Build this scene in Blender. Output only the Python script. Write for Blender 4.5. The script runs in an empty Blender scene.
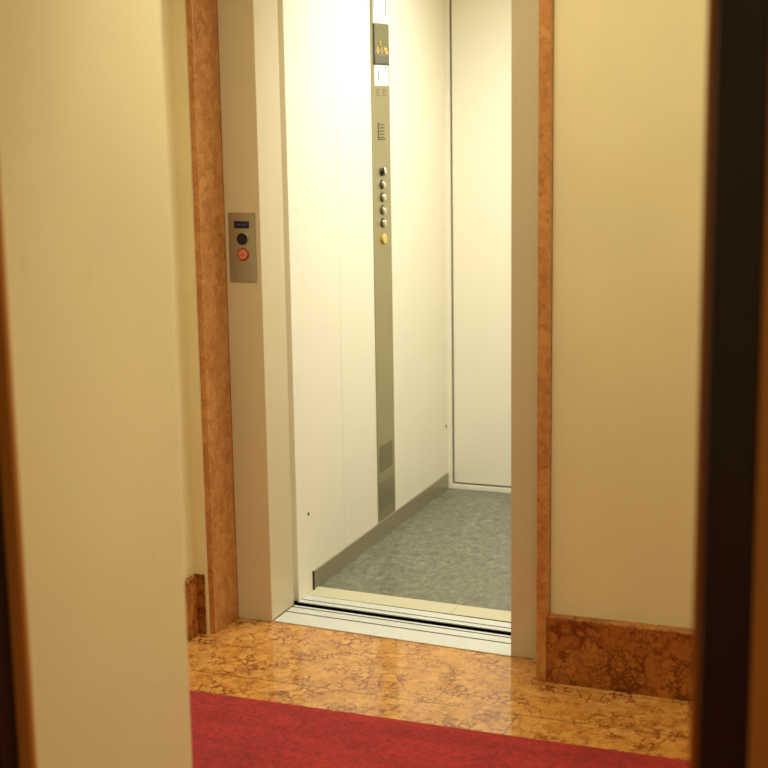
import bpy, bmesh, math, random
from mathutils import Vector, Matrix
random.seed(3)
C = bpy.context.scene
COL = C.collection

# ------------------------------------------------------------------ camera
cam_d = bpy.data.cameras.new('camera')
cam_d.sensor_width = 36.0
cam_d.lens = 36.0 * 1500.0 / 768.0
cam_d.dof.use_dof = True
cam_d.dof.focus_distance = 4.35
cam_d.dof.aperture_fstop = 3.5
cam_d.clip_start = 0.05
cam = bpy.data.objects.new('camera', cam_d)
COL.objects.link(cam)
yaw, pitch, roll = math.radians(21.184), math.radians(10.784), math.radians(-0.885)
fw = Vector((-math.sin(yaw)*math.cos(pitch), math.cos(yaw)*math.cos(pitch), -math.sin(pitch)))
r0 = fw.cross(Vector((0, 0, 1))).normalized()
u0 = r0.cross(fw)
rr = math.cos(roll)*r0 + math.sin(roll)*u0
uu = -math.sin(roll)*r0 + math.cos(roll)*u0
M = Matrix((rr, uu, -fw)).transposed().to_4x4()
M.translation = Vector((0, 0, 1.5))
cam.matrix_world = M
C.camera = cam

# ------------------------------------------------------------------ world, exposure
w = bpy.data.worlds.new('world'); C.world = w; w.use_nodes = True
w.node_tree.nodes['Background'].inputs[0].default_value = (1.0, 0.75, 0.45, 1)
w.node_tree.nodes['Background'].inputs[1].default_value = 0.05
C.view_settings.view_transform = 'Standard'
C.view_settings.look = 'None'
C.view_settings.gamma = 1
C.view_settings.use_curve_mapping = False
C.view_settings.exposure = 0.0

def area(name, loc, sx, sy, power, color, spread=180, rot=(0, 0, 0)):
    d = bpy.data.lights.new(name, 'AREA'); d.shape = 'RECTANGLE'; d.size = sx; d.size_y = sy
    d.energy = power; d.color = color; d.spread = math.radians(spread)
    o = bpy.data.objects.new(name, d); COL.objects.link(o); o.location = loc; o.rotation_euler = rot
    return o
CAR_LIGHT = area('car_ceiling_lamp_light', (-1.24, 4.50, 2.293), 0.66, 0.86, 20.0, (0.94, 1.0, 1.0), 122)
HALL_LIGHT = area('unseen_hall_lamp_light', (-0.98, 2.72, 2.50), 0.5, 0.5, 15.0, (1.0, 1.0, 0.78), 158)
HALL_FILL_LIGHT = area('unseen_hall_lamp_light', (0.75, 2.85, 2.50), 0.5, 0.5, 12.5, (1.0, 1.0, 0.78), 160)  # added unseen fill lamp, evens out the light on the hall walls
ROOM_FILL_LIGHT = area('room_fill_light', (0.3, 0.3, 2.50), 0.4, 0.4, 22.0, (1.0, 0.88, 0.55), 170)  # added unseen lamp, brightens the brown edging of the doorway

# ------------------------------------------------------------------ materials
def srgb(r, g, b):
    def f(c):
        c /= 255.0
        return c/12.92 if c <= 0.04045 else ((c+0.055)/1.055)**2.4
    return (f(r), f(g), f(b), 1.0)

class NT:
    def __init__(s, name):
        s.m = bpy.data.materials.new(name); s.m.use_nodes = True
        s.n = s.m.node_tree.nodes; s.l = s.m.node_tree.links
        s.b = s.n['Principled BSDF']
        s.pos = s.n.new('ShaderNodeNewGeometry').outputs['Position']
    def link(s, a, b): s.l.new(a, b)
    def setin(s, sock, v):
        if hasattr(v, 'links'): s.l.new(v, sock)
        else: sock.default_value = v
    def noise(s, scale, detail=4, rough=0.5, vec=None, dist=0.0):
        n = s.n.new('ShaderNodeTexNoise'); n.inputs['Scale'].default_value = scale
        n.inputs['Detail'].default_value = detail; n.inputs['Roughness'].default_value = rough
        n.inputs['Distortion'].default_value = dist
        s.link(vec or s.pos, n.inputs['Vector']); return n
    def voro(s, scale, feature='DISTANCE_TO_EDGE', vec=None):
        n = s.n.new('ShaderNodeTexVoronoi'); n.feature = feature; n.inputs['Scale'].default_value = scale
        s.link(vec or s.pos, n.inputs['Vector']); return n
    def ramp(s, fac, stops):
        n = s.n.new('ShaderNodeValToRGB'); e = n.color_ramp.elements
        while len(e) < len(stops): e.new(0.5)
        for k, (p, c) in enumerate(stops): e[k].position = p; e[k].color = c if len(c) == 4 else (*c, 1)
        s.link(fac, n.inputs[0]); return n.outputs[0]
    def mix(s, fac, a, b, mode='MIX'):
        n = s.n.new('ShaderNodeMix'); n.data_type = 'RGBA'; n.blend_type = mode
        s.setin(n.inputs[0], fac); s.setin(n.inputs[6], a); s.setin(n.inputs[7], b); return n.outputs[2]
    def math(s, op, a, b=0.0, c=None):
        n = s.n.new('ShaderNodeMath'); n.operation = op
        s.setin(n.inputs[0], a); s.setin(n.inputs[1], b)
        if c is not None: s.setin(n.inputs[2], c)
        return n.outputs[0]
    def vmath(s, op, a, b):
        n = s.n.new('ShaderNodeVectorMath'); n.operation = op
        s.setin(n.inputs[0], a)
        if op == 'SCALE': s.setin(n.inputs[3], b)
        else: s.setin(n.inputs[1], b)
        return n.outputs[0]
    def bump(s, h, strength, dist=0.002):
        n = s.n.new('ShaderNodeBump'); n.inputs['Strength'].default_value = strength
        n.inputs['Distance'].default_value = dist; s.link(h, n.inputs['Height'])
        s.link(n.outputs[0], s.b.inputs['Normal'])
    def fin(s, col=None, rough=0.5, metal=0.0, spec=None, ior=None):
        if col is not None: s.setin(s.b.inputs['Base Color'], col)
        s.setin(s.b.inputs['Roughness'], rough); s.b.inputs['Metallic'].default_value = metal
        if spec is not None: s.b.inputs['Specular IOR Level'].default_value = spec
        if ior is not None: s.b.inputs['IOR'].default_value = ior
        return s.m

def plaster(name, c, var=0.06, dirt=None):
    t = NT(name)
    n1 = t.noise(2.2, 3).outputs[0]; n2 = t.noise(60, 4).outputs[0]
    c2 = tuple(x*(1-var) for x in c[:3])+(1,)
    col = t.mix(t.ramp(n1, [(0.35, (0, 0, 0)), (0.65, (1, 1, 1))]), c, c2)
    if dirt:
        d = t.noise(9, 6, 0.65, dist=0.6).outputs[0]
        col = t.mix(t.ramp(d, [(0.64, (0, 0, 0)), (0.72, (0.6, 0.6, 0.6))]), col, dirt)
    t.bump(n2, 0.12, 0.0015)
    return t.fin(col, 0.75, spec=0.25)

def paint(name, c, rough=0.35, var=0.03):
    t = NT(name)
    n1 = t.noise(3.0, 2).outputs[0]
    c2 = tuple(x*(1-var) for x in c[:3])+(1,)
    col = t.mix(n1, c, c2)
    n2 = t.noise(220, 2).outputs[0]
    t.bump(n2, 0.03, 0.0005)
    return t.fin(col, rough)

def metal(name, c, rough=0.38, axis='z', var=0.18, metallic=0.85):
    t = NT(name)
    st = {'z': (260, 260, 5), 'y': (260, 5, 260), 'x': (5, 260, 260)}[axis]
    v = t.vmath('MULTIPLY', t.pos, Vector(st))
    n = t.noise(1.0, 3, vec=v).outputs[0]
    n2 = t.noise(6, 3).outputs[0]
    c2 = tuple(x*(1-var) for x in c[:3])+(1,)
    col = t.mix(n, c, c2)
    r = t.math('MULTIPLY_ADD', n2, 0.18, rough-0.09)
    t.bump(n, 0.08, 0.0004)
    return t.fin(col, r, metallic)

def plain(name, c, rough=0.5, metallic=0.0, emit=None, es=0.0):
    t = NT(name)
    n = t.noise(40, 2).outputs[0]
    c2 = tuple(x*0.93 for x in c[:3])+(1,)
    t.fin(t.mix(n, c, c2), rough, metallic)
    if emit:
        t.b.inputs['Emission Color'].default_value = emit; t.b.inputs['Emission Strength'].default_value = es
    return t.m

def marble(name, light, mid, vein, scale=24, cover=0.5, sharp=0.05, white=0.0, joints=False, rough=0.12, ior=1.5):
    """breccia: rounded pale lumps in a darker matrix, with fine cracks"""
    t = NT(name)
    d1 = t.vmath('SCALE', t.vmath('SUBTRACT', t.noise(14, 3, 0.6).outputs['Color'], Vector((.5, .5, .5))), 0.07)
    d2 = t.vmath('SCALE', t.vmath('SUBTRACT', t.noise(70, 4, 0.7).outputs['Color'], Vector((.5, .5, .5))), 0.022)
    v = t.vmath('ADD', t.vmath('ADD', t.pos, d1), d2)
    a = t.voro(scale, vec=v).outputs['Distance']
    b = t.voro(scale*2.6, vec=v).outputs['Distance']
    m = t.noise(10, 3, 0.6).outputs[0]
    mm = t.math('MULTIPLY', t.math('SUBTRACT', m, 1.0-cover), 0.45)          # matrix swells and thins out
    va = t.math('DIVIDE', t.math('SUBTRACT', mm, t.math('SUBTRACT', a, 0.015)), sharp)
    mb = t.noise(17, 2, 0.5).outputs[0]
    vb = t.math('DIVIDE', t.math('SUBTRACT', t.math('MULTIPLY', t.math('SUBTRACT', mb, 1.02-cover), 0.5), b), sharp)
    cl = t.n.new('ShaderNodeClamp'); t.link(t.math('MAXIMUM', va, vb), cl.inputs[0])
    cells = t.voro(scale, 'F1', vec=v).outputs['Color']
    sep = t.n.new('ShaderNodeSeparateColor'); t.link(cells, sep.inputs[0])
    base = t.mix(sep.outputs[0], light, mid)
    fine = t.noise(45, 6, 0.75, vec=v).outputs[0]
    base = t.mix(t.ramp(fine, [(0.45, (0, 0, 0)), (0.75, (0.7, 0.7, 0.7))]), base, vein)
    col = t.mix(t.math('MULTIPLY', cl.outputs[0], 0.88), base, vein)
    if white > 0:
        wn = t.noise(24, 5, 0.75, dist=1.2).outputs[0]
        col = t.mix(t.ramp(wn, [(1-white-0.02, (0, 0, 0)), (1-white+0.02, (1, 1, 1))]), col, srgb(240, 215, 170))
    if joints:
        sp = t.n.new('ShaderNodeSeparateXYZ'); t.link(t.pos, sp.inputs[0]); X, Y = sp.outputs[0], sp.outputs[1]
        def ln(val, at, wd): return t.math('LESS_THAN', t.math('ABSOLUTE', t.math('SUBTRACT', val, at)), wd)
        def rep(val, at, step, wd): return t.math('LESS_THAN', t.math('PINGPONG', t.math('SUBTRACT', val, at), step/2.0), wd)
        j = t.math('MAXIMUM', ln(Y, 3.365, 0.0018), t.math('MULTIPLY', ln(Y, 3.565, 0.0018), 0.55))
        low = t.math('LESS_THAN', Y, 3.365); up = t.math('SUBTRACT', 1.0, low)
        mid_row = t.math('MULTIPLY', up, t.math('LESS_THAN', Y, 3.565))
        j = t.math('MAXIMUM', j, t.math('MULTIPLY', low, rep(X, -0.963, 1.24, 0.0014)))
        j = t.math('MAXIMUM', j, t.math('MULTIPLY', mid_row, rep(X, -1.185, 1.24, 0.0012)))
        col = t.mix(t.math('MULTIPLY', j, 0.8), col, srgb(70, 45, 22))
    return t.fin(col, rough, ior=ior)

M_WALL = plaster('cream_wall_plaster', srgb(230, 213, 164))
M_WALL_NEAR_LIT = plaster('cream_near_wall_plaster_lit', srgb(248, 235, 188), dirt=srgb(214, 198, 150))  # cream raised to stand in for more light on this wall; smudges are dirt
M_CEIL = plaster('white_ceiling_plaster', srgb(235, 228, 205))
M_FLOORM = marble('orange_breccia_floor_marble', srgb(216, 157, 80), srgb(198, 134, 58), srgb(122, 52, 20), 28, 0.57, 0.05, white=0.31, joints=True, rough=0.10, ior=1.8)
M_MARB = marble('brown_breccia_skirting_marble', srgb(182, 112, 46), srgb(160, 92, 36), srgb(98, 44, 14), 19, 0.68, 0.10, rough=0.16)
M_MARBT = marble('brown_marble_trim', srgb(202, 140, 78), srgb(182, 118, 60), srgb(128, 74, 32), 30, 0.47, 0.10, white=0.24, rough=0.25)
M_CAR = paint('cream_car_paint', srgb(240, 232, 208), 0.42)
M_FRAME = paint('beige_frame_paint', srgb(210, 193, 156), 0.38)
M_STEEL = metal('brushed_steel_panel', srgb(182, 174, 140), 0.42, 'z')
M_STEELY = metal('brushed_steel_kickplate', srgb(190, 182, 158), 0.42, 'y')
M_STEEL_CALL = metal('brushed_steel_call_plate', srgb(180, 176, 162), 0.40, 'z')
M_ALU = metal('aluminium_sill', srgb(215, 214, 200), 0.45, 'x', 0.08, 0.35)
M_GROOVE_SHADE = plain('groove_shade_black', srgb(10, 8, 6), 1.0)  # near-black fill, puts the shade of grooves and sill gap into the colour
M_GROOVE_SHADE.node_tree.nodes['Principled BSDF'].inputs['Specular IOR Level'].default_value = 0.0
M_THR = paint('pale_threshold_plate', srgb(196, 186, 150), 0.45, 0.05)
M_DARK = plain('dark_gap', srgb(58, 48, 30), 0.8)
M_SHAFT = plain('dark_shaft', srgb(20, 16, 12), 0.9)
M_CHROME = metal('chrome_button', srgb(225, 222, 210), 0.15, 'z', 0.05, 1.0)
M_BLACK = plain('black_plastic', srgb(12, 12, 18), 0.3)
M_YEL = plain('yellow_button', srgb(222, 186, 92), 0.35)
M_GREYDISP = plain('smoked_display_glass', srgb(112, 106, 72), 0.12)
M_DISPLOW = plain('grey_display_lens', srgb(88, 88, 74), 0.2)
M_DIGIT = plain('amber_digit', srgb(215, 170, 100), 0.5, 0, srgb(240, 170, 90), 0.15)
M_PAPER = plain('white_notice_paper', srgb(240, 242, 232), 0.7)
M_PRINT = plain('grey_print', srgb(140, 150, 140), 0.7)
M_ETCH = plain('etched_mark', srgb(150, 115, 75), 0.6)
M_HOLE = plain('punched_hole', srgb(60, 52, 30), 0.8)
M_BLUEDISP = plain('blue_lcd', srgb(18, 18, 42), 0.2)
M_BLUEDIG = plain('blue_lcd_digit', srgb(70, 80, 130), 0.5, 0, srgb(60, 80, 160), 0.15)
M_REDBTN = plain('lit_red_button', srgb(205, 112, 78), 0.4, 0, srgb(240, 130, 90), 0.06)
M_REDRING = plain('red_button_ring', srgb(140, 52, 26), 0.4, 0, srgb(220, 60, 20), 0.03)
M_REDMARK = plain('dark_red_mark', srgb(140, 55, 30), 0.5)
M_SCREW = plain('dark_screw', srgb(70, 55, 30), 0.4, 0.6)
M_LAMP = plain('lamp_diffuser', srgb(250, 245, 230), 0.5, 0, srgb(255, 238, 200), 2.5)
M_LAMPRIM = plain('lamp_rim_white', srgb(230, 225, 210), 0.4)

def wood(name, c, rough=0.4):
    t = NT(name)
    v = t.vmath('MULTIPLY', t.pos, Vector((40, 40, 2)))
    n = t.noise(1.0, 5, 0.6, vec=v).outputs[0]
    c2 = tuple(x*0.6 for x in c[:3])+(1,)
    return t.fin(t.mix(n, c, c2), rough)
M_BROWN = wood('brown_stained_wood', srgb(205, 135, 52))
M_CASING = wood('dark_brown_casing_wood', srgb(168, 108, 42))
M_DARKW = wood('near_black_stained_wood', srgb(30, 21, 15), 0.35)

def carpet_mat():
    t = NT('red_carpet')
    n = t.noise(420, 3, 0.7).outputs[0]; n2 = t.noise(5, 4, 0.6, vec=t.vmath('MULTIPLY', t.pos, Vector((1, 3, 1)))).outputs[0]
    n3 = t.noise(70, 4, 0.75, vec=t.vmath('MULTIPLY', t.pos, Vector((1, 2.5, 1)))).outputs[0]
    col = t.mix(t.ramp(n2, [(0.35, (0, 0, 0)), (0.7, (1, 1, 1))]), srgb(166, 30, 28), srgb(198, 47, 40))
    col = t.mix(t.ramp(n3, [(0.38, (0.75, 0.75, 0.75)), (0.60, (0, 0, 0))]), col, srgb(84, 8, 10))
    t.bump(n, 0.6, 0.004)
    t.b.inputs['Sheen Weight'].default_value = 0.15
    return t.fin(col, 0.95, spec=0.1)
M_CARPET = carpet_mat()

def vinyl():
    t = NT('grey_green_vinyl')
    v = t.vmath('MULTIPLY', t.pos, Vector((1.0, 0.8, 1)))
    n = t.noise(38, 7, 0.75, vec=v, dist=0.8).outputs[0]
    n2 = t.noise(75, 4, 0.6, dist=1.5).outputs[0]
    col = t.ramp(n, [(0.32, srgb(74, 73, 60)), (0.5, srgb(106, 103, 84)), (0.68, srgb(136, 132, 110))])
    col = t.mix(t.ramp(n2, [(0.58, (0, 0, 0)), (0.70, (0.6, 0.6, 0.6))]), col, srgb(152, 152, 136))
    t.bump(n2, 0.05, 0.0008)
    return t.fin(col, 0.30, ior=1.45)
M_VINYL = vinyl()

# ------------------------------------------------------------------ helpers
def box(bm, x0, x1, y0, y1, z0, z1, bev=0.0, k=0.0, xr=-1.455):
    """axis-aligned box; k skews depth slightly with x (the lift front stands a touch out of parallel)"""
    b = bmesh.new()
    bmesh.ops.create_cube(b, size=1.0)
    for v in b.verts:
        v.co = Vector((x0 if v.co.x < 0 else x1, y0 if v.co.y < 0 else y1, z0 if v.co.z < 0 else z1))
    if bev > 0:
        bmesh.ops.bevel(b, geom=list(b.edges), offset=bev, segments=2, affect='EDGES', profile=0.6)
    for v in b.verts: v.co.y += k*(v.co.x-xr)
    me = bpy.data.meshes.new('tmp'); b.to_mesh(me); b.free(); bm.from_mesh(me); bpy.data.meshes.remove(me)

def cyl(bm, c, axis, r, d, seg=32, bev=0.0, r2=None):
    """disc/cylinder starting at c and going d along the unit axis"""
    b = bmesh.new()
    bmesh.ops.create_cone(b, cap_ends=True, segments=seg, radius1=r, radius2=r if r2 is None else r2, depth=abs(d))
    if bev > 0:
        top = [e for e in b.edges if all(v.co.z > 0 for v in e.verts)]
        bmesh.ops.bevel(b, geom=top, offset=bev, segments=3, affect='EDGES', profile=0.6)
    ax = Vector(axis).normalized()
    q = Vector((0, 0, 1)).rotation_difference(ax).to_matrix()
    for v in b.verts: v.co = q @ v.co + Vector(c) + ax*abs(d)/2
    me = bpy.data.meshes.new('tmp'); b.to_mesh(me); b.free(); bm.from_mesh(me); bpy.data.meshes.remove(me)

def ring(bm, c, axis, ro, ri, d, seg=32):
    ax = Vector(axis).normalized(); q = Vector((0, 0, 1)).rotation_difference(ax).to_matrix()
    prof = [(ri, 0), (ro, 0), (ro, d*0.6), ((ro+ri)/2, d), (ri, d*0.7)]
    vs = []
    for s in range(seg):
        a = 2*math.pi*s/seg
        vs.append([bm.verts.new(q @ Vector((p*math.cos(a), p*math.sin(a), h)) + Vector(c)) for p, h in prof])
    for s in range(seg):
        A, B = vs[s], vs[(s+1) % seg]
        for j in range(len(prof)):
            j2 = (j+1) % len(prof)
            bm.faces.new((A[j], B[j], B[j2], A[j2]))

def wpos(o):
    p = Vector((0, 0, 0))
    while o: p += o.location; o = o.parent
    return p

def obj(name, bm, mat, parent=None, smooth=False):
    me = bpy.data.meshes.new(name)
    lo = Vector([min(v.co[i] for v in bm.verts) for i in range(3)]); hi = Vector([max(v.co[i] for v in bm.verts) for i in range(3)])
    c = Vector(((lo.x+hi.x)/2, (lo.y+hi.y)/2, lo.z))
    for v in bm.verts: v.co -= c
    bmesh.ops.recalc_face_normals(bm, faces=bm.faces)
    bm.to_mesh(me); bm.free()
    if smooth:
        for p in me.polygons: p.use_smooth = len(p.vertices) == 4
    me.materials.append(mat)
    o = bpy.data.objects.new(name, me); COL.objects.link(o)
    if parent: o.parent = parent; o.location = c - wpos(parent)
    else: o.location = c
    return o

def B(name, mat, *boxes, parent=None, **kw):
    bm = bmesh.new()
    for b in boxes: box(bm, *b, **kw)
    return obj(name, bm, mat, parent)

def struct(name, mat, *boxes, **kw):
    o = B(name, mat, *boxes, **kw); o['kind'] = 'structure'; return o

def tag(o, label, cat, group=None):
    o['label'] = label; o['category'] = cat
    if group: o['group'] = group
    return o

def thing(name, loc, label, cat, group=None):
    o = bpy.data.objects.new(name, None); o.empty_display_size = 0.1
    COL.objects.link(o); o.location = loc
    return tag(o, label, cat, group)

# ------------------------------------------------------------------ the setting
WY = 3.625           # hall wall that holds the lift
XL = -1.995          # left end wall of the hall
HZ = 2.55            # ceiling
DZ = 2.10            # top of lift opening
struct('floor', M_FLOORM, (XL-0.1, 1.6, 3.235, 3.80, -0.12, 0.0))
struct('floor_hall', M_SHAFT, (XL-0.1, 1.6, -1.3, 3.235, -0.12, -0.008))
struct('wall_back', M_WALL, (XL-0.1, -1.955, WY, WY+0.15, 0, HZ), (-0.95, 1.6, WY, WY+0.15, 0, HZ), (-1.955, -0.95, WY, WY+0.15, DZ+0.09, HZ))
struct('wall_left', M_WALL, (XL-0.1, XL, 2.35, WY, 0, HZ))
struct('wall_right', M_WALL, (1.5, 1.6, 2.35, WY, 0, HZ))
struct('wall_near_left', M_WALL_NEAR_LIT, (XL-0.1, -1.312, 1.85, 2.35, 0, HZ), bev=0.004)
struct('wall_near_right', M_WALL, (-0.235, 1.6, 1.85, 2.35, 0, HZ))
struct('wall_near_top', M_WALL, (-1.312, -0.235, 1.85, 2.35, 2.2, HZ))
struct('ceiling', M_CEIL, (XL-0.1, 1.6, -1.3, WY+0.15, HZ, HZ+0.08))
# the darker room the view is taken from
struct('wall_room_left', M_WALL, (-2.095, -1.995, -1.3, 1.85, 0, HZ))
struct('wall_room_right', M_WALL, (1.5, 1.6, -1.3, 1.85, 0, HZ))
struct('wall_room_rear', M_WALL, (-2.095, 1.6, -1.4, -1.3, 0, HZ))
struct('floor_room', M_CARPET, (-1.995, 1.5, -1.3, 2.35, -0.008, 0.002))

# fitted hall carpet
cp = B('carpet', M_CARPET, (XL, 1.5, 2.352, 3.2315, -0.006, 0.004))
tag(cp, 'plain red fitted hall carpet ending at the orange marble border', 'carpet')

# marble baseboards (a small ledge on top)
def baseboard(name, x0, x1, y0, y1):
    return struct(name, M_MARB, (x0, x1, y0, y1, 0, 0.178), bev=0.003)
bbr = baseboard('baseboard_right', -0.950, 1.5, 3.590, WY)
for v in bbr.data.vertices:      # its face leans a touch towards the hall along its length
    if v.co.y < 0: v.co.y -= 0.02*(v.co.x+1.225)
baseboard('baseboard_back', XL, -1.9605, 3.622, WY+0.01)
baseboard('baseboard_left', XL, XL+0.016, 2.35, 3.612)
baseboard('baseboard_near', XL, -1.30, 2.35, 2.365)
baseboard('baseboard_near_left', -1.312, -1.299, 1.90, 2.35)

# marble surround of the lift opening: a U standing proud of the wall
struct('trim_1', M_MARBT, (-1.961, -1.937, 3.634, 3.790, 0, DZ+0.06), bev=0.004)
struct('trim_2', M_MARBT, (-0.980, -0.951, 3.593, 3.760, 0, DZ+0.06), bev=0.004)
struct('trim_3', M_MARBT, (-1.958, -0.951, 3.615, 3.760, DZ+0.06, DZ+0.095), bev=0.004)
# lift shaft behind the wall
struct('wall_shaft', M_SHAFT, (-2.05, -1.99, 3.80, 5.6, -0.2, 2.6), (-0.78, -0.72, 3.80, 5.6, -0.2, 2.6),
       (-2.05, -0.72, 5.55, 5.6, -0.2, 2.6), (-2.05, -0.72, 3.80, 5.6, 2.55, 2.6), (-2.05, -0.72, 3.80, 5.6, -0.25, -0.2),
       (-2.05, -1.93, 3.80, 3.86, -0.2, 2.6), (-0.97, -0.72, 3.80, 3.86, -0.2, 2.6), (-1.93, -0.97, 3.80, 3.86, DZ+0.1, 2.6))

# ------------------------------------------------------------------ doorway in front of the camera (dark frame, brown lip)
df = thing('door_frame', (-0.78, 1.82, 0), 'near-black doorway frame with brown wooden edging, out of focus in front', 'door frame')
B('door_jamb', M_DARKW, (-0.277, -0.2145, 1.790, 1.838, 0, 2.14), parent=df, bev=0.004)
B('door_jamb', M_DARKW, (-1.44, -1.332, 1.790, 1.838, 0, 2.14), parent=df, bev=0.004)
B('door_head', M_DARKW, (-1.44, -0.2145, 1.790, 1.838, 2.14, 2.2), parent=df, bev=0.004)
o = B('edging_strip', M_BROWN, (-0.296, -0.2145, 1.838, 1.850, 0, 2.14), parent=df, bev=0.003); o['label'] = 'brown wooden edging strip'
o = B('edging_strip', M_BROWN, (-1.36, -1.309, 1.838, 1.850, 0, 2.14), parent=df, bev=0.003); o['label'] = 'brown wooden edging strip'
o = B('casing', M_CASING, (-0.2145, -0.12, 1.775, 1.850, 0, 2.2), parent=df, bev=0.004); o['label'] = 'brown wooden casing board'
o = B('casing', M_CASING, (-1.54, -1.44, 1.775, 1.850, 0, 2.2), parent=df, bev=0.004); o['label'] = 'brown wooden casing board'

# ------------------------------------------------------------------ lift landing frame
K = -0.065
lf = thing('elevator_door_frame', (-1.455, 3.83, 0), 'beige painted steel frame set back inside the brown marble surround', 'door frame')
B('jamb', M_FRAME, (-1.936, -1.826, 3.777, 3.932, 0, DZ), parent=lf, bev=0.0025)
B('jamb', M_FRAME, (-1.090, -0.986, 3.737, 3.912, 0, DZ), parent=lf, bev=0.0025)
B('header', M_FRAME, (-1.936, -0.986, 3.757, 3.932, DZ+0.001, DZ+0.06), parent=lf, bev=0.0025)

# landing sill with two running grooves
s1 = thing('landing_sill', (-1.455, 3.83, 0), 'pale aluminium door sill with running grooves beside the marble floor', 'door sill')
B('sill_plate', M_ALU, (-1.822, -1.0905, 3.757, 3.840, -0.05, 0.003), (-1.822, -1.0905, 3.848, 3.884, -0.05, 0.003), (-1.822, -1.0905, 3.892, 3.903, -0.05, 0.003), (-1.822, -1.0905, 3.757, 3.903, -0.05, -0.03), parent=s1, k=K)
o = B('groove', M_GROOVE_SHADE, (-1.822, -1.0905, 3.8402, 3.8478, -0.029, -0.001), parent=s1, k=K); o['label'] = 'running groove filled near-black as shade'  # filled nearly flush so the groove reads as shaded
o = B('groove', M_GROOVE_SHADE, (-1.822, -1.0905, 3.8842, 3.8918, -0.029, -0.001), parent=s1, k=K); o['label'] = 'running groove filled near-black as shade'

# ------------------------------------------------------------------ the lift car
CZ = 2.3
car = thing('elevator_car', (-1.34, 4.7, 0), 'cream panelled elevator car standing open with grey-green floor', 'elevator car')
o = B('gap_shade_strip', M_GROOVE_SHADE, (-1.825, -1.0905, 3.9035, 3.9300, -0.05, -0.02), (-1.825, -1.0905, 3.9300, 3.9335, -0.05, 0.0005), parent=s1, k=K); o['label'] = 'near-black strips as shade in the gap between the sills'  # covers the lit sill face with near-black, shade put in as colour
B('door_sill', M_ALU, (-1.825, -0.97, 3.934, 3.956, -0.05, 0.003), (-1.825, -0.97, 3.963, 4.001, -0.05, 0.003), (-1.825, -0.97, 3.934, 4.006, -0.05, -0.03), parent=car, k=K)
o = B('groove', M_GROOVE_SHADE, (-1.825, -0.97, 3.9562, 3.9628, -0.029, -0.001), parent=car, k=K); o['label'] = 'running groove filled near-black as shade'
o = B('groove', M_GROOVE_SHADE, (-1.825, -0.97, 4.0012, 4.0065, -0.029, -0.001), parent=car, k=K); o['label'] = 'running groove filled near-black as shade'
th = B('threshold_plate', M_THR, (-1.825, -1.3535, 4.0065, 4.090, -0.05, 0.0035), (-1.3525, -0.86, 4.0065, 4.090, -0.05, 0.0035), parent=car, k=K*0.8)
th['label'] = 'pale cream threshold plate'
fo = B('floor_covering', M_VINYL, (-1.829, -0.84, 4.06, 5.40, -0.05, 0.0015), parent=car)
fo['label'] = 'grey-green mottled vinyl floor'
# front return beside the door
B('gap_backing', M_FRAME, (-1.86, -1.850, 3.936, 3.967, 0, CZ), parent=car)
B('front_return', M_CAR, (-1.86, -1.826, 3.968, 4.074, 0.0, CZ), parent=car, bev=0.0015)
B('front_return', M_CAR, (-0.975, -0.84, 3.99, 4.074, 0.0, CZ), parent=car, bev=0.0015)
B('wall_backing', M_DARK, (-1.88, -1.862, 3.968, 5.42, 0.0, CZ), parent=car)
# side panels; hairline joints between them
PT = 0.0
def sidep(y0, y1, x=-1.827, z0=0.062):
    return B('side_panel', M_CAR, (-1.86, x, y0, y1, z0, CZ), parent=car, bev=0.0012)
sidep(4.0755, 4.3395); sidep(4.3410, 4.636); sidep(4.804, 5.384)
B('side_panel', M_CAR, (-1.86, -1.8275, 4.636, 4.804, 0.062, CZ), parent=car)
B('side_panel', M_CAR, (-0.84, -0.81, 4.0755, 5.40, 0.0, CZ), parent=car)
# kick plate with dark rubber end
kp = B('kick_plate', M_STEELY, (-1.86, -1.8225, 4.078, 5.384, 0.0015, 0.062), parent=car, bev=0.001); kp['label'] = 'brushed steel kick plate'
B('kick_plate_end', M_DARK, (-1.86, -1.821, 4.0745, 4.078, 0.0015, 0.063), parent=car)
B('kick_plate', M_STEELY, (-0.845, -0.84, 4.078, 5.384, 0.0015, 0.062), parent=car)
# rear wall: backing, corner trim, base trim, panel with shadow gap
B('rear_backing', M_DARK, (-1.86, -0.81, 5.404, 5.42, 0.0, CZ), parent=car)
B('corner_trim', M_CAR, (-1.86, -1.8075, 5.3845, 5.404, 0.0, CZ), parent=car, bev=0.001)
B('rear_base_trim', M_CAR, (-1.8065, -0.84, 5.380, 5.404, 0.0015, 0.0185), parent=car, bev=0.001)
B('rear_panel', M_CAR, (-1.7995, -0.84, 5.3865, 5.404, 0.0262, CZ), parent=car, bev=0.0012)
B('ceiling_panel', M_CAR, (-1.88, -0.81, 3.95, 5.42, CZ, CZ+0.04), parent=car)
bm = bmesh.new(); cyl(bm, (-1.826, 4.054, 0.253), (1, 0, 0), 0.0055, 0.0012, 16); obj('screw', bm, M_SCREW, car)
bm = bmesh.new(); cyl(bm, (-1.827, 5.372, 0.250), (1, 0, 0), 0.0065, 0.0012, 16); obj('screw', bm, M_SCREW, car)

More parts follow.
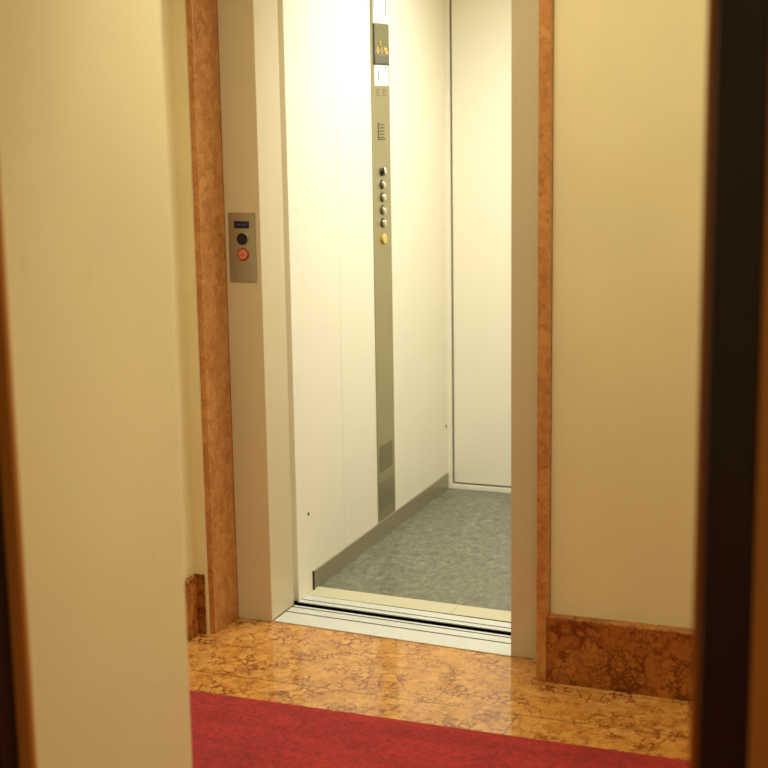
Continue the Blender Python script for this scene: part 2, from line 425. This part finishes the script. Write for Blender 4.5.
# lamps; the far right hall one and the room one are added fill
lm = thing('car_ceiling_lamp', (-1.24, 4.50, CZ), 'flat ceiling lamp inside the elevator car', 'ceiling lamp')
B('lamp_frame', M_LAMPRIM, (-1.59, -0.89, 4.05, 4.95, CZ-0.004, CZ), parent=lm)
for lx, ly, lt in ((-0.98, 2.72, 'square ceiling lamp above the red hall carpet nearest the elevator'), (0.75, 2.85, 'added unseen fill lamp over the far right end of the hall')):
    lm2 = thing('unseen_hall_lamp', (lx, ly, HZ), lt, 'ceiling lamp')
    B('lamp_housing', M_LAMPRIM, (lx-0.27, lx+0.27, ly-0.27, ly+0.27, HZ-0.045, HZ), parent=lm2, bev=0.004)
lm3 = thing('room_fill_lamp', (0.3, 0.3, HZ), 'added unseen fill lamp in the dark room before the doorway', 'ceiling lamp')
B('lamp_housing', M_LAMPRIM, (0.08, 0.52, 0.08, 0.52, HZ-0.045, HZ), parent=lm3, bev=0.004)

# ------------------------------------------------------------------ car control panel
PX = -1.8245       # face of the steel plate
cpn = thing('elevator_control_panel', (PX, 4.72, 0.066), 'tall brushed steel strip with floor buttons on the car wall', 'control panel')
B('faceplate', M_STEEL, (-1.8272, PX, 4.638, 4.802, 0.066, 2.05), parent=cpn, bev=0.0008)
# certificate label at the top
c1 = B('certificate', M_PAPER, (PX, PX+0.0012, 4.658, 4.796, 1.742, 1.98), parent=cpn); c1['label'] = 'white printed label above the display'
B('printed_column', M_PRINT, (PX+0.0012, PX+0.0016, 4.661, 4.669, 1.790, 1.965), parent=c1)
B('printed_column', M_PRINT, (PX+0.0012, PX+0.0016, 4.766, 4.777, 1.768, 1.965), parent=c1)
bm = bmesh.new()
for k in range(3): box(bm, PX+0.0012, PX+0.0016, 4.69, 4.755-0.01*k, 1.752+0.007*k, 1.754+0.007*k)
obj('printed_line', bm, M_PRINT, c1)
# display
d1 = B('display', M_GREYDISP, (PX, PX+0.0025, 4.662, 4.796, 1.612, 1.738), parent=cpn, bev=0.0008); d1['label'] = 'smoked floor display with amber signs'
B('display_border', M_HOLE, (PX, PX+0.003, 4.658, 4.664, 1.609, 1.738), (PX, PX+0.003, 4.658, 4.797, 1.609, 1.613), parent=d1)
B('display_lens', M_DISPLOW, (PX+0.0025, PX+0.0032, 4.666, 4.794, 1.614, 1.638), parent=d1)
bm = bmesh.new()
X0, X1 = PX+0.0026, PX+0.0034
def glyph(y, z, w_, h_, kind):
    t = w_*0.22
    if kind == 'I': box(bm, X0, X1, y+w_*.4, y+w_*.4+t, z, z+h_)
    if kind == '2':
        for zz in (z, z+h_/2-t/2, z+h_-t): box(bm, X0, X1, y, y+w_, zz, zz+t)
        box(bm, X0, X1, y, y+t, z, z+h_/2); box(bm, X0, X1, y+w_-t, y+w_, z+h_/2, z+h_)
    if kind == '0':
        for zz in (z, z+h_-t): box(bm, X0, X1, y, y+w_, zz, zz+t)
        for yy in (y, y+w_-t): box(bm, X0, X1, yy, yy+t, z, z+h_)
for gy, gz, gw, gh, gk in ((4.678, 1.645, 0.026, 0.020, '0'), (4.716, 1.645, 0.022, 0.020, 'I'), (4.750, 1.645, 0.030, 0.020, '2'), (4.700, 1.674, 0.030, 0.010, '0')):
    bm = bmesh.new(); glyph(gy, gz, gw, gh, gk); obj('amber_sign', bm, M_DIGIT, d1)
# notice
n1 = B('notice', M_PAPER, (PX, PX+0.0010, 4.664, 4.789, 1.541, 1.608), parent=cpn); n1['label'] = 'small white notice under the display'
bm = bmesh.new()
box(bm, PX+.001, PX+.0014, 4.690, 4.705, 1.556, 1.592)
for k in range(4): box(bm, PX+.001, PX+.0014, 4.720, 4.760-(k % 2)*0.012, 1.550+k*0.010, 1.5525+k*0.010)
obj('printed_text', bm, M_PRINT, n1)
bm = bmesh.new(); cyl(bm, (PX+.001, 4.765, 1.600), (1, 0, 0), 0.0045, 0.0005, 16); obj('printed_dot', bm, M_HOLE, n1)
# engraved signs
for y0 in (4.682, 4.742):
    bm = bmesh.new()
    box(bm, PX, PX+.0005, y0, y0+0.028, 1.527, 1.530); box(bm, PX, PX+.0005, y0, y0+0.028, 1.507, 1.510)
    box(bm, PX, PX+.0005, y0, y0+0.004, 1.507, 1.530); box(bm, PX, PX+.0005, y0+0.012, y0+0.016, 1.512, 1.526)
    obj('engraved_sign', bm, M_ETCH, cpn)
# speaker grille
bm = bmesh.new()
for a in range(5):
    for b_ in range(5): cyl(bm, (PX, 4.697+a*0.0115, 1.372+b_*0.0105), (1, 0, 0), 0.0030, 0.0004, 10)
box(bm, PX, PX+.0012, 4.688, 4.691, 1.366, 1.422); box(bm, PX, PX+.0012, 4.688, 4.752, 1.364, 1.367)
obj('speaker_grille', bm, M_HOLE, cpn)
# buttons
for i, z in enumerate((1.258, 1.2165, 1.174, 1.131, 1.088)):
    bm = bmesh.new()
    cyl(bm, (PX, 4.716, z), (1, 0, 0), 0.0135, 0.009, 32, 0.0015)
    if i == 0:
        b0 = obj('key_switch', bm, M_BLACK, cpn, True); b0['label'] = 'black key switch with chrome edge'
        bm = bmesh.new(); cyl(bm, (PX+.009, 4.722, z+.004), (1, 0, 0), 0.0115, 0.004, 24, 0.001); obj('key_cylinder', bm, M_CHROME, b0, True)
    else:
        b0 = obj('floor_button', bm, M_STEEL, cpn, True)
        bm = bmesh.new(); ring(bm, (PX, 4.717, z), (1, 0, 0), 0.0160, 0.0135, 0.004); obj('button_ring', bm, M_BLACK, b0, True)
        bm = bmesh.new(); cyl(bm, (PX+.009, 4.717, z), (1, 0, 0), 0.0110, 0.003, 32, 0.001); obj('button_cap', bm, M_CHROME, b0, True)
bm = bmesh.new(); cyl(bm, (PX, 4.722, 1.034), (1, 0, 0), 0.0175, 0.009, 32, 0.003)
bb = obj('alarm_button', bm, M_YEL, cpn, True); bb['label'] = 'yellow alarm button'
# lower flush panels
l1 = B('lower_grille', metal('darker_steel_grille', srgb(150, 142, 118), 0.5, 'z'), (PX, PX+.0008, 4.655, 4.777, 0.236, 0.328), parent=cpn)
bm = bmesh.new()
for k in range(9): box(bm, PX+.0008, PX+.0011, 4.662, 4.770, 0.243+k*0.0095, 0.2445+k*0.0095)
obj('grille_slot', bm, plain('grille_slot_shade', srgb(122, 114, 90), 0.6), l1)
B('lower_hatch', metal('darker_steel_hatch', srgb(168, 160, 136), 0.38, 'z'), (PX, PX+.0008, 4.648, 4.790, 0.103, 0.200), parent=cpn)

# ------------------------------------------------------------------ call station on the left frame jamb
FY = 3.777
DX = -0.0135
cs = thing('elevator_call_station', (-1.867+DX, FY, 1.0), 'brushed steel call plate with red button on the left frame', 'call station')
B('faceplate', M_STEEL_CALL, (-1.9085, -1.8265, FY-0.004, FY-0.0002, 1.0, 1.193), parent=cs, bev=0.0008)
YF = FY-0.004
ds = B('display', M_BLUEDISP, (-1.8905, -1.8445, YF-0.0012, YF, 1.1495, 1.169), parent=cs); ds['label'] = 'small dark blue display'
bm = bmesh.new()
for k in range(5): box(bm, -1.881+k*0.006, -1.877+k*0.006, YF-0.0016, YF-0.0012, 1.1585, 1.1600)
for k in range(5): box(bm, -1.881+k*0.006, -1.8795+k*0.006, YF-0.0016, YF-0.0012, 1.1560, 1.1625)
obj('display_digits', bm, M_BLUEDIG, ds)
bm = bmesh.new(); cyl(bm, (-1.867, YF, 1.1195), (0, -1, 0), 0.0168, 0.002, 32, 0.0005); kb = obj('key_switch', bm, M_BLACK, cs, True); kb['label'] = 'round black key switch'
bm = bmesh.new(); ring(bm, (-1.867, YF, 1.1195), (0, -1, 0), 0.0185, 0.0165, 0.003); obj('switch_ring', bm, M_STEEL_CALL, kb, True)
bm = bmesh.new(); box(bm, -1.872, -1.862, YF-0.003, YF-0.002, 1.1185, 1.1205); obj('key_slot', bm, M_HOLE, kb)
bm = bmesh.new(); cyl(bm, (-1.8655, YF, 1.0765), (0, -1, 0), 0.0140, 0.006, 32, 0.002); rb = obj('call_button', bm, M_REDBTN, cs, True); rb['label'] = 'orange-red lit call button'
bm = bmesh.new(); ring(bm, (-1.8655, YF, 1.0765), (0, -1, 0), 0.0178, 0.0142, 0.004); obj('button_ring', bm, M_REDRING, rb, True)
bm = bmesh.new()
for s in (-1, 1):
    a = bmesh.new(); box(a, -0.0010, 0.0010, YF-0.0065, YF-0.0058, 0, 0.0085)
    for v in a.verts:
        x, z = v.co.x, v.co.z; an = s*0.75
        v.co.x = x*math.cos(an)+z*math.sin(an)-1.8655; v.co.z = -x*math.sin(an)*-1*0 - z*math.cos(an)+1.0795+x*math.sin(an)
    me = bpy.data.meshes.new('t'); a.to_mesh(me); a.free(); bm.from_mesh(me); bpy.data.meshes.remove(me)
obj('button_arrow', bm, M_REDMARK, rb)

for ch in cs.children: ch.location.x += DX
